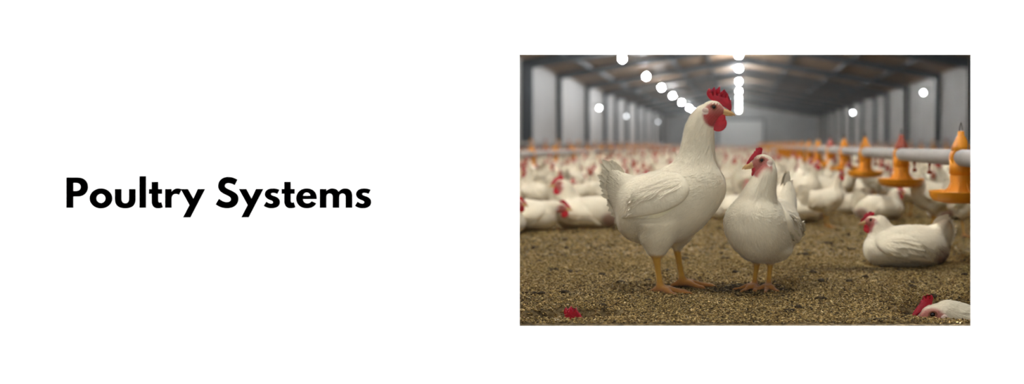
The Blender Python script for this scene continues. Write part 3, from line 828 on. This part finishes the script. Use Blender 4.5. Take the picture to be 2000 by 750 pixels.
tag(o, 'thin pale straw stems lying on the litter', 'straw', kind='stuff')
cm = MB()
for i in range(150):
    dd = math.sqrt(rnd.uniform(1.82**2, 4**2)); px = rnd.uniform(1015, 1895); x = (px-VX)*dd/F
    for k in range(rnd.randint(1, 3)):
        r = rnd.uniform(.003, .0095)
        cm.ball((x+rnd.uniform(-.01, .01), dd+rnd.uniform(-.01, .01), ground_at(x, dd)+r*.4), (r*rnd.uniform(1, 1.8), r, r*.6), nu=8, nv=6, rot=Matrix.Rotation(rnd.uniform(0, 3), 3, 'Z') @ Matrix.Rotation(rnd.uniform(-.6,.6), 3, 'X'))
for cx, cy in ((1.0, 0), (0, 0)): pass
for i in range(260):   # dark patch of clods between the two standing birds
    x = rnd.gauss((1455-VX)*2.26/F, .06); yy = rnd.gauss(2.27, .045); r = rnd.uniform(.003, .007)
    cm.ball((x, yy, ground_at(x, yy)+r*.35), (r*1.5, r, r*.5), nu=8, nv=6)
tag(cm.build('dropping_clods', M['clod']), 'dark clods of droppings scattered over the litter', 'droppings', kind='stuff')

# ------------------------------------------------------------------ barn shell
def box_obj(name, a, b, mat, parent=None, kind='structure'):
    o = MB().box(a, b).build(name, mat, parent, False)
    if kind and not parent: o['kind'] = kind
    return o
box_obj('wall_left', (XL-.12, 1.9, -.4), (XL, YB, ZE+.1), M['panel'])
box_obj('wall_right', (XR, 1.9, -.4), (XR+.12, YB, ZE+.1), M['panel'])
m = MB(); m.add([(XL, YB, -.4), (XR, YB, -.4), (XR, YB, ZE+.15), (XM, YB, ZR+.15), (XL, YB, ZE+.15)]+[(XL, YB+.12, -.4), (XR, YB+.12, -.4), (XR, YB+.12, ZE+.15), (XM, YB+.12, ZR+.15), (XL, YB+.12, ZE+.15)],
                [(0, 1, 2, 3, 4), (9, 8, 7, 6, 5), (0, 5, 6, 1), (1, 6, 7, 2), (2, 7, 8, 3), (3, 8, 9, 4), (4, 9, 5, 0)])
tag(m.build('wall_back', M['backpanel'], None, False), kind='structure')
m = MB()
for (xa, za, xb, zb) in ((XL-.1, ZE, XM, ZR), (XM, ZR, XR+.1, ZE)):
    m.add([(xa, 1.85, za), (xb, 1.85, zb), (xb, YB+.1, zb), (xa, YB+.1, za), (xa, 1.85, za+.12), (xb, 1.85, zb+.12), (xb, YB+.1, zb+.12), (xa, YB+.1, za+.12)],
          [(0, 3, 2, 1), (4, 5, 6, 7), (0, 1, 5, 4), (1, 2, 6, 5), (2, 3, 7, 6), (3, 0, 4, 7)])
tag(m.build('ceiling', M['ceil'], None, False), kind='structure')
dr = box_obj('door_1', ((1405-VX)*95/F, YB-.08, 0), ((1490-VX)*95/F, YB, H+(282-236)*95/F), M['door'])
fr = MB(); x0, x1, z1 = (1403-VX)*95/F, (1492-VX)*95/F, H+(282-234)*95/F
fr.box((x0-.12, YB-.12, 0), (x0, YB, z1)); fr.box((x1, YB-.12, 0), (x1+.12, YB, z1)); fr.box((x0-.12, YB-.12, z1), (x1+.12, YB, z1+.12))
fr.build('door_frame', M['steel'], dr, False)
# portal frames
YF = [30.6, 3.5, 9.1, 14.7, 20.3, 25.9, 31.4, 36.6, 43.4, 49.2, 53.5, 59, 64.6, 70.2, 75.8, 81.4, 87]
for i, y in enumerate(YF):
    fr = empty('portal_frame', (XM, y, 0)); fr['kind'] = 'structure'
    for sg in (-1, 1):
        xw = (XL if sg < 0 else XR)-XM; hw = .09
        c = MB(); a = xw-sg*.01; b = xw-sg*.17
        lo, hi = min(a, b), max(a, b)
        for (y0, y1, l0, h0) in ((-hw, -hw+.03, lo, hi), (hw-.03, hw, lo, hi), (-hw, hw, lo+.06, lo+.09)):
            c.box((l0, y0, -.02), (h0, y1, ZE-.02))
        c.build('column', M['steel'], fr, False)
        r = MB()
        def pt(t, dz): return (xw*(1-t), ZE+(ZR-ZE)*t-.01-dz)
        for (ya, yb, da, db) in ((-.08, .08, 0, .02), (-.08, .08, .18, .20), (-.015, .015, .02, .18)):
            (xa, za), (xb, zb) = pt(0, 0), pt(1, 0)
            r.add([(xa, ya, za-da), (xb, ya, zb-da), (xb, yb, zb-da), (xa, yb, za-da), (xa, ya, za-db), (xb, ya, zb-db), (xb, yb, zb-db), (xa, yb, za-db)],
                  [(0, 1, 2, 3), (7, 6, 5, 4), (0, 4, 5, 1), (1, 5, 6, 2), (2, 6, 7, 3), (3, 7, 4, 0)])
        r.build('rafter', M['steel'], fr, False)
for k, X in enumerate((-5.2, -2.5, -1.2, 2.1, 4.0, 5.7)):
    z = ZR-(ZR-ZE)*abs(X-XM)/((XM-XL) if X < XM else (XR-XM))
    box_obj('purlin', (X-.05, 2, z-.11), (X+.05, YB, z-.01), M['steel'])
# low white kick board along both walls
box_obj('baseboard_left', (XL, 2, -.1), (XL+.05, YB, .28), M['steel']); box_obj('baseboard_right', (XR-.05, 2, -.1), (XR, YB, .28), M['steel'])

# ------------------------------------------------------------------ lamps
def globe_mesh(r):
    bm = bmesh.new(); bmesh.ops.create_icosphere(bm, subdivisions=2, radius=r); me = bpy.data.meshes.new('globe'); bm.to_mesh(me); bm.free()
    me.polygons.foreach_set('use_smooth', [True]*len(me.polygons)); return me
gm = globe_mesh(.072); gm.materials.append(M['bulb'])
gmd = globe_mesh(.06); gmd.materials.append(M['bulb_dim']); gmf = globe_mesh(.06); gmf.materials.append(M['bulb_faint'])
def pendant(X, y, h, roof, label, group):
    t = empty('pendant_lamp', (X, y, H+h))
    link('globe', gm, t)
    MB().lathe([(.03, .08), (.045, .10), (.045, .15), (.02, .18)], 12).build('socket', M['steel'], t)
    MB().tube([(0, 0, .17), (0, 0, roof-H-h)], .006, 6).build('cord', M['cord'], t)
    tag(t, label, 'lamp', group)
roofz = lambda X: ZR-(ZR-ZE)*abs(X-XM)/((XM-XL) if X < XM else (XR-XM))
ordn = ['nearest', 'second', 'third', 'fourth', 'fifth', 'sixth', 'seventh', 'farthest']
for i, y in enumerate([34.3, 40.5, 48.8, 57.7, 66, 74, 82, 90.5]):
    pendant(0, y, 3.0, roofz(0), 'glowing round lamp, %s visible of the row under the ridge' % ordn[i], 'lamps under the ridge')
for i, y in enumerate([30.5, 38.4, 45.9, 53.7, 62.1, 71.8, 79.7]):
    pendant(-3.47, y, 2.55, roofz(-3.47), 'glowing round lamp, %s visible of the slanting left row' % (ordn[:6]+['farthest'])[i], 'lamps of the left row')
for y in (2.3, 6.5, 11, 17.5, 26):      # the rows go on overhead; nearest lamp placed to light the front birds
    pendant(0, y, 3.0, roofz(0), 'unseen round lamp overhead on the ridge line, above the view', 'lamps overhead')
for y in (3.0, 7.5, 15, 22.7):  # unseen; nearest one added for side light on the front birds
    pendant(-3.47, y, 2.55, roofz(-3.47), 'unseen round lamp overhead on the left row line, above the view', 'lamps of the left row overhead')
def wall_lamp(X, y, h, g, label):
    t = empty('wall_lamp', (X, y, H+h)); link('globe', g, t); sg = 1 if X > 0 else -1
    w = (XR if sg > 0 else XL)-X
    MB().tube([(0, 0, .085), (0, 0, .12), (w, 0, .12)], .018, 8).build('bracket', M['steel'], t)
    tag(t, label, 'lamp')
wall_lamp(XR-.35, 38, (282-181)*38/F, gmd, 'round lamp high on the right wall, nearer of the two')
wall_lamp(XR-.35, 61.5, (282-220)*61.5/F, gmd, 'round lamp on the right wall, farther of the two')
wall_lamp(XL+.35, 45.1, (282-211)*45.1/F, gmd, 'round lamp on the left wall, brightest and nearest of three')
wall_lamp(XL+.35, 56, (282-227)*56/F, gmf, 'faint round lamp on the left wall, middle of three')
wall_lamp(XL+.35, 78, (282-238)*78/F, gmf, 'faint round lamp on the left wall, farthest of three')

# dusty air of the barn
hz = MB().box((XL+.2, 9, .5), (XR-.2, YB-.2, 2.8)); vs_ = [(XL+.2, 2.82), (XR-.2, 2.82), (XM, 3.9)]
hz = MB(); pr = [(XL+.03, .02), (XR-.03, .02), (XR-.03, ZE-.06), (XM, ZR-.05), (XL+.03, ZE-.06)]
hz.add([(x, 9, z) for x, z in pr]+[(x, YB-.15, z) for x, z in pr], [(0, 1, 2, 3, 4), (9, 8, 7, 6, 5)]+[(i, 5+i, 5+(i+1) % 5, (i+1) % 5) for i in range(5)])
hm = bpy.data.materials.new('dusty_air'); hm.use_nodes = True; nt = hm.node_tree; nt.nodes.remove(nt.nodes['Principled BSDF'])
vsn = nt.nodes.new('ShaderNodeVolumeScatter'); vsn.inputs['Density'].default_value = HAZE; vsn.inputs['Anisotropy'].default_value = .5; vsn.inputs['Color'].default_value = (1, .97, .92, 1)
nt.links.new(vsn.outputs['Volume'], nt.nodes['Material Output'].inputs['Volume'])
tag(hz.build('dusty_air', hm, None, False), 'thin dusty haze hanging in the barn air', 'haze', kind='stuff')

# ------------------------------------------------------------------ feeding lines
def pipe_line(X, z, r, y0, y1, label):
    m = MB(); m.tube([(X, y0, z), (X, (y0+y1)/2, z), (X, y1, z)], r, 24)
    return tag(m.build('feed_pipe', M['pipe']), label, 'pipe')
def make_feeder(zp, zpan, rp, topmat):
    """origin on the pipe axis; body hangs below, cone above"""
    t = empty('feeder')
    k = zp-zpan        # drop from pipe axis to pan underside
    m = MB()           # saddle: ring around the pipe with shoulders rising to a spout
    N1 = 28; th = .007; vs = []; fs = []
    for yy in (-.017, .017):
        for rr in (rp+.0005, rp+th):
            for i in range(N1): a = 2*PI*i/N1; vs.append((rr*math.cos(a), yy, rr*math.sin(a)))
    for i in range(N1):
        j = (i+1) % N1
        fs += [(i, j, N1+j, N1+i), (2*N1+i, 3*N1+i, 3*N1+j, 2*N1+j), (N1+i, N1+j, 3*N1+j, 3*N1+i), (i, 2*N1+i, 2*N1+j, j)]
    m.add(vs, fs)
    m.build('pipe_clamp', M['orange'], t)
    c = MB(); c.lathe([(.026, rp-.004), (.024, rp+.010), (.014, rp+.030), (.0125, rp+.034), (.0095, rp+.036), (.0085, rp+.048), (.006, rp+.049)], 24)
    c.build('top_cap', M[topmat], t)
    p = MB(); 
    for sg in (-1, 1): p.tube([(sg*.0045, 0, rp+.046), (sg*.003, 0, rp+.060), (0, 0, rp+.072)], [.0013, .0013, .0008], 6)
    p.build('hanger_pin', M['pin'], t)
    b = MB(); b.lathe([(rp+.007, -rp*.2), (rp+.0085, -rp-.004), (rp+.0085, -rp-.020), (rp+.006, -rp-.021), (rp+.006, -rp-.024), (rp+.007, -rp-.026), (rp+.006, -(k-.045)), (rp+.012, -(k-.030)), (rp+.014, -(k-.018))], 32)
    for i in range(8):
        a = 2*PI*(i+.5)/8; ca, sa = math.cos(a), math.sin(a); w = .0016
        r0, r1 = rp+.004, rp+.036
        q = [(r0, -(k-.060)), (r0+.008, -(k-.040)), (r1, -(k-.020)), (r0, -(k-.018))]
        vs = [(x*ca-s*w*sa, x*sa+s*w*ca, z) for s in (-1, 1) for x, z in q]
        b.add(vs, [(0, 1, 2, 3), (7, 6, 5, 4), (0, 4, 5, 1), (1, 5, 6, 2), (2, 6, 7, 3), (3, 7, 4, 0)])
    b.build('drop_tube', M['orange'], t)
    d = MB(); R = .084
    d.lathe([(.0, -k), (R*.55, -k), (R*.86, -(k-.006)), (R*.98, -(k-.018)), (R, -(k-.028)), (R*1.015, -(k-.030)), (R*1.0, -(k-.032)), (R*.96, -(k-.029)), (R*.90, -(k-.020)), (R*.7, -(k-.010)), (R*.4, -(k-.012)), (0, -(k-.016))], 48, cap=False)
    d.build('pan', M['orange'], t)
    return t
def dup(t):
    r = t.copy(); COL.objects.link(r)
    for c in t.children:
        q = c.copy(); COL.objects.link(q); q.parent = r
    return r
ZP, RP, XP = .284, .0225, .59
tag(pipe_line(XP, ZP, RP, 1.86, 90, ''), 'grey feed pipe running along the right above the flock', 'pipe')
f0 = make_feeder(ZP, .165, RP, 'orange'); f1 = make_feeder(ZP, .165, RP, 'redplastic')
fl_lab = ['orange pan feeder nearest on the right pipe, cut by the photo edge', 'orange pan feeder with red-brown cap, second on the right pipe', 'orange pan feeder third along the right pipe',
          'orange pan feeder fourth along the right pipe', 'orange pan feeder fifth along the right pipe', 'orange pan feeder sixth along the right pipe']
usedf = {0: False, 1: False}
def put_feeder(kind, X, y, z, label, group, s=1):
    src = f0 if kind == 0 else f1
    if not usedf[kind]: t = src; usedf[kind] = True
    else: t = dup(src)
    t.location = (X, y, z); t.scale = (s, s, s)
    for a in ('label', 'category', 'group'):
        if a in t: del t[a]
    tag(t, label, 'feeder', group); return t
ypos = [2.72, 3.72, 4.78, 5.72, 6.6, 7.6]+[8.6+1.0*i for i in range(22)]
for i, y in enumerate(ypos):
    put_feeder(1 if i in (1, 4) else 0, XP, y, ZP, fl_lab[i] if i < 6 else 'small orange pan feeder in the blurred far run of the right pipe', 'pan feeders on the right pipe')
XQ, ZQ, RQ = -1.8, .232, .030
pipe_line(XQ, ZQ, RQ, 5.5, 90, 'grey feed pipe crossing the flock at the left')
for i in range(26):
    put_feeder(0, XQ, 8.9+1.1*i, ZQ, 'orange pan feeder half hidden by hens under the left pipe', 'pan feeders on the left pipe', 1.12)
pipe_line(-4.1, .34, .03, 12, 90, 'brownish feed pipe farther back along the left wall')
pipe_line(4.4, .34, .03, 12, 90, 'feed pipe farther back along the right wall')
for sgx, nm in ((-4.1, 'left'), (4.4, 'right')):
    for i in range(24):
        put_feeder(i % 2, sgx, 17.2+1.5*i, .34, 'distant feeder on the pipe by the %s wall' % nm, 'distant feeders by the %s wall' % nm, 1.3)
# drinking nipples under the right pipe
nip = MB(); nip.lathe([(.0045, -.012), (.0045, -.030), (.0022, -.031), (.0022, -.044), (.0065, -.046), (.0085, -.051), (.0065, -.055), (.003, -.056)], 14)
nme = nip.mesh('drinker', M['redplastic'])
nips = [3.17, 3.44, 4.17, 4.42, 5.1, 5.4]
for i, y in enumerate(nips):
    o = link('drinker', nme, loc=(XP, y, ZP)); tag(o, '%s small red-brown drinking nipple hanging under the right pipe' % ['nearest', 'second', 'third', 'fourth', 'fifth', 'sixth'][i], 'drinking nipple', 'drinking nipples under the right pipe')
# suspension cords
for X, y, z, lb in ((XP+.0, 3.66, ZP, 'thin cord rising from the right pipe by the second feeder'), (XP, 2.635, ZP, 'dark thin cord at the right edge above the nearest feeder')):
    m = MB(); m.tube([(X, y, z+RP*.9), (X, y, roofz(X)-.01)], .0013, 6); tag(m.build('suspension_cord', M['cord']), lb, 'cord')

# ------------------------------------------------------------------ white banner margin, built as an added wall with an opening
a = P(1015, 107, DW); b = P(1895.5, 636.5, DW)
x0, x1, z0, z1 = a.x, b.x, b.z, a.z
T = .10; sp = .09
def ring(xa, xb, za, zb, y): return [(xa, y, za), (xb, y, za), (xb, y, zb), (xa, y, zb)]
V = ring(-7, 7.7, -1.4, 4.3, DW)+ring(x0, x1, z0, z1, DW)+ring(x0-sp, x1+sp, z0-sp, z1+sp, DW+T)+ring(-7, 7.7, -1.4, 4.3, DW+T)
Fs = []
for i in range(4):
    j = (i+1) % 4
    Fs += [(i, j, 4+j, 4+i), (4+i, 4+j, 8+j, 8+i), (8+i, 8+j, 12+j, 12+i), (12+i, 12+j, j, i)]
# the sill slopes back only below the floor line
wf = MB().add(V, Fs).build('banner_wall', M['white'], None, False); tag(wf, kind='structure')
wf.data.materials.append(simple('dark_bounce_stop', (.03, .028, .025), .9, .1))  # unseen reveal kept dark so sun does not bounce into the barn
for p in wf.data.polygons:
    if p.center.y > DW+.01 and -.6 < p.center.z < 1 : p.material_index = 1
bm = bmesh.new(); bm.from_mesh(wf.data); bmesh.ops.recalc_face_normals(bm, faces=bm.faces); bm.to_mesh(wf.data); bm.free()
box_obj('ground', (-9, -7, -1.5), (9.5, DW, -1.4), M['apron'])

# lettering
G = {}
G1 = {  # traced outlines, first crop
 'P': ["M122,166 L260,166 C340,166 386,215 386,283 C386,350 335,400 262,400 L207,400 L207,537 L122,537 Z", "M207,233 L235,233 C275,233 297,252 297,282 C297,314 273,331 235,331 L207,331 Z"],
 'o': ["E544,422,139,123", "E544,422,55,55"],
 'u': ["M714,307 L795,307 L795,425 C795,462 811,480 840,480 C870,480 886,462 886,425 L886,307 L967,307 L967,430 C967,510 920,544 840,544 C760,544 714,510 714,430 Z"],
 'l': ["M1014,150 L1094,150 L1094,537 L1014,537 Z"],
 't': ["M1163,220 L1243,220 L1243,307 L1291,307 L1291,367 L1243,367 L1243,445 C1243,463 1250,472 1261,472 C1268,472 1274,470 1281,466 L1300,530 C1283,540 1262,544 1240,544 C1190,544 1163,512 1163,455 L1163,367 L1129,367 L1129,307 L1163,307 Z"],
 'r': ["M1327,307 L1407,307 L1407,340 C1425,315 1448,299 1477,299 C1495,299 1510,302 1524,308 L1526,320 L1497,380 C1484,372 1471,368 1455,368 C1427,368 1407,388 1407,425 L1407,537 L1327,537 Z"],
 'y': ["M1517,307 L1606,307 L1672,425 L1726,307 L1816,307 L1636,655 L1545,655 L1624,503 Z"]}
s_ = "M%d,307 L%d,357 C%d,348 %d,344 %d,344 C%d,344 %d,350 %d,358 C%d,368 %d,374 %d,380 C%d,395 %d,417 %d,453 C%d,500 %d,527 %d,527 C%d,527 %d,516 %d,497 L%d,446 C%d,461 %d,470 %d,470 C%d,470 %d,464 %d,454 C%d,443 %d,437 %d,430 C%d,414 %d,392 %d,360 C%d,317 %d,290 %d,290 C%d,290 %d,296 %d,307 Z"
sxs = [822, 797, 778, 760, 745, 730, 722, 722, 722, 737, 756, 805, 828, 828, 828, 790, 725, 692, 660, 635, 667, 685, 705, 722, 738, 746, 746, 746, 733, 712, 670, 649, 649, 649, 686, 745, 772, 800, 822]
G2 = [
 ["M325,188 L293,253 C266,238 240,229 217,229 C192,229 176,242 176,261 C176,282 205,294 245,312 C300,337 337,362 337,412 C337,485 280,527 200,527 C150,527 105,510 66,480 L106,412 C138,438 170,452 196,452 C228,452 247,440 247,418 C247,395 225,385 185,366 C130,341 96,312 96,262 C96,198 145,154 214,154 C255,154 296,167 325,188 Z"],
 ["M341,297 L430,297 L491,411 L544,297 L632,297 L458,634 L370,634 L446,487 Z"],
 [s_ % tuple(sxs)],
 ["M879,213 L956,213 L956,297 L1003,297 L1003,355 L956,355 L956,432 C956,449 962,458 973,458 C980,458 986,456 992,452 L1012,513 C994,523 975,527 955,527 C905,527 879,495 879,440 L879,355 L847,355 L847,297 L879,297 Z"],
 ["M1264,418 L1101,418 C1103,448 1122,467 1152,467 C1175,467 1190,458 1204,441 L1259,468 C1237,507 1198,527 1144,527 C1070,527 1020,478 1020,409 C1020,340 1072,290 1144,290 C1218,290 1264,335 1264,405 Z", "M1102,377 L1188,377 C1184,353 1168,340 1146,340 C1122,340 1106,354 1102,377 Z"],
 ["M1300,297 L1378,297 L1378,321 C1397,301 1420,290 1446,290 C1480,290 1508,303 1522,330 C1543,304 1570,290 1600,290 C1655,290 1684,325 1684,382 L1684,521 L1605,521 L1605,392 C1605,366 1592,352 1567,352 C1543,352 1530,367 1530,395 L1530,521 L1452,521 L1452,392 C1452,366 1438,352 1414,352 C1390,352 1378,367 1378,395 L1378,521 L1300,521 Z"],
 [s_ % tuple(v+1080 for v in sxs)]]
def parse(p):
    if p[0] == 'E':
        cx, cy, rx, ry = map(float, p[1:].split(',')); return [(cx+rx*math.cos(2*PI*i/72), cy+ry*math.sin(2*PI*i/72)) for i in range(72)]
    tok = p.replace('Z', '').split(); out = []; i = 0
    while i < len(tok):
        t = tok[i]
        if t[0] in 'ML': out.append(tuple(map(float, t[1:].split(',')))); i += 1
        else:
            c1 = tuple(map(float, t[1:].split(','))); c2 = tuple(map(float, tok[i+1].split(','))); c3 = tuple(map(float, tok[i+2].split(','))); c0 = out[-1]; i += 3
            for k in range(1, 15):
                s = k/14; r = 1-s
                out.append(tuple(r**3*c0[j]+3*r*r*s*c1[j]+3*r*s*s*c2[j]+s**3*c3[j] for j in (0, 1)))
    if math.dist(out[0], out[-1]) < .01: out.pop()
    return out
sign = empty('banner_text', P(420, 380, DW-.000015))
tag(sign, 'black lettering reading Poultry Systems on the white banner', 'sign')
def glyph(ch, paths, ox, sc_):
    cu = bpy.data.curves.new('g', 'CURVE'); cu.dimensions = '2D'; cu.fill_mode = 'BOTH'; cu.extrude = .00001
    for p in paths:
        pts = parse(p); s = cu.splines.new('POLY'); s.points.add(len(pts)-1); s.use_cyclic_u = True
        for q, (x, y) in zip(s.points, pts):
            w = P(ox+x/sc_, 320+y/sc_, DW-.000015)-sign.location
            q.co = (w.x, w.z, 0, 1)
    o = bpy.data.objects.new('g', cu); COL.objects.link(o)
    me = bpy.data.meshes.new_from_object(o.evaluated_get(bpy.context.evaluated_depsgraph_get()))
    bpy.data.objects.remove(o)
    me.transform(Matrix.Rotation(PI/2, 4, 'X')); me.materials.clear(); me.materials.append(M['black'])
    q = link('letter', me, sign); q['label'] = 'letter '+ch
for ch in 'Poultry': glyph(ch, G1[ch], 110, 6.25)
for ch, paths in zip('Systems', G2): glyph(ch, paths, 410, 6.0606)

# ------------------------------------------------------------------ added daylight on the banner wall, camera
w = bpy.data.worlds.new('overcast'); SC.world = w; w.use_nodes = True
bg = w.node_tree.nodes['Background']; bg.inputs['Color'].default_value = (1, 1, 1, 1); bg.inputs['Strength'].default_value = .95
sl = bpy.data.lights.new('banner_wash_sun', 'SUN'); sl.energy = 92; sl.angle = .009; so = bpy.data.objects.new('banner_wash_sun', sl); COL.objects.link(so)  # sun added to whiten the banner wall without lighting the barn
so.location = (-6, -1, 3); so.rotation_euler = Vector((math.cos(math.radians(1.5)), math.sin(math.radians(1.5)), -.015)).to_track_quat('-Z', 'Y').to_euler()
cam = bpy.data.cameras.new('camera'); co = bpy.data.objects.new('camera', cam); COL.objects.link(co)
co.location = (0, 0, H); co.rotation_euler = (PI/2, 0, 0)
cam.sensor_width = 36; cam.lens = 36; cam.shift_x = -(VX-1000)/2000; cam.shift_y = -(375-VY)/2000
cam.clip_start = .05; cam.clip_end = 300
cam.dof.use_dof = True; cam.dof.focus_distance = 1.97; cam.dof.aperture_fstop = 2.4
SC.camera = co
SC.view_settings.view_transform = 'Standard'; SC.view_settings.look = 'None'; SC.view_settings.gamma = 1; SC.view_settings.exposure = 0
SC.view_settings.use_curve_mapping = False
SC.cycles.use_denoising = True
SC.cycles.max_bounces = 6; SC.cycles.diffuse_bounces = 4; SC.cycles.sample_clamp_indirect = 8
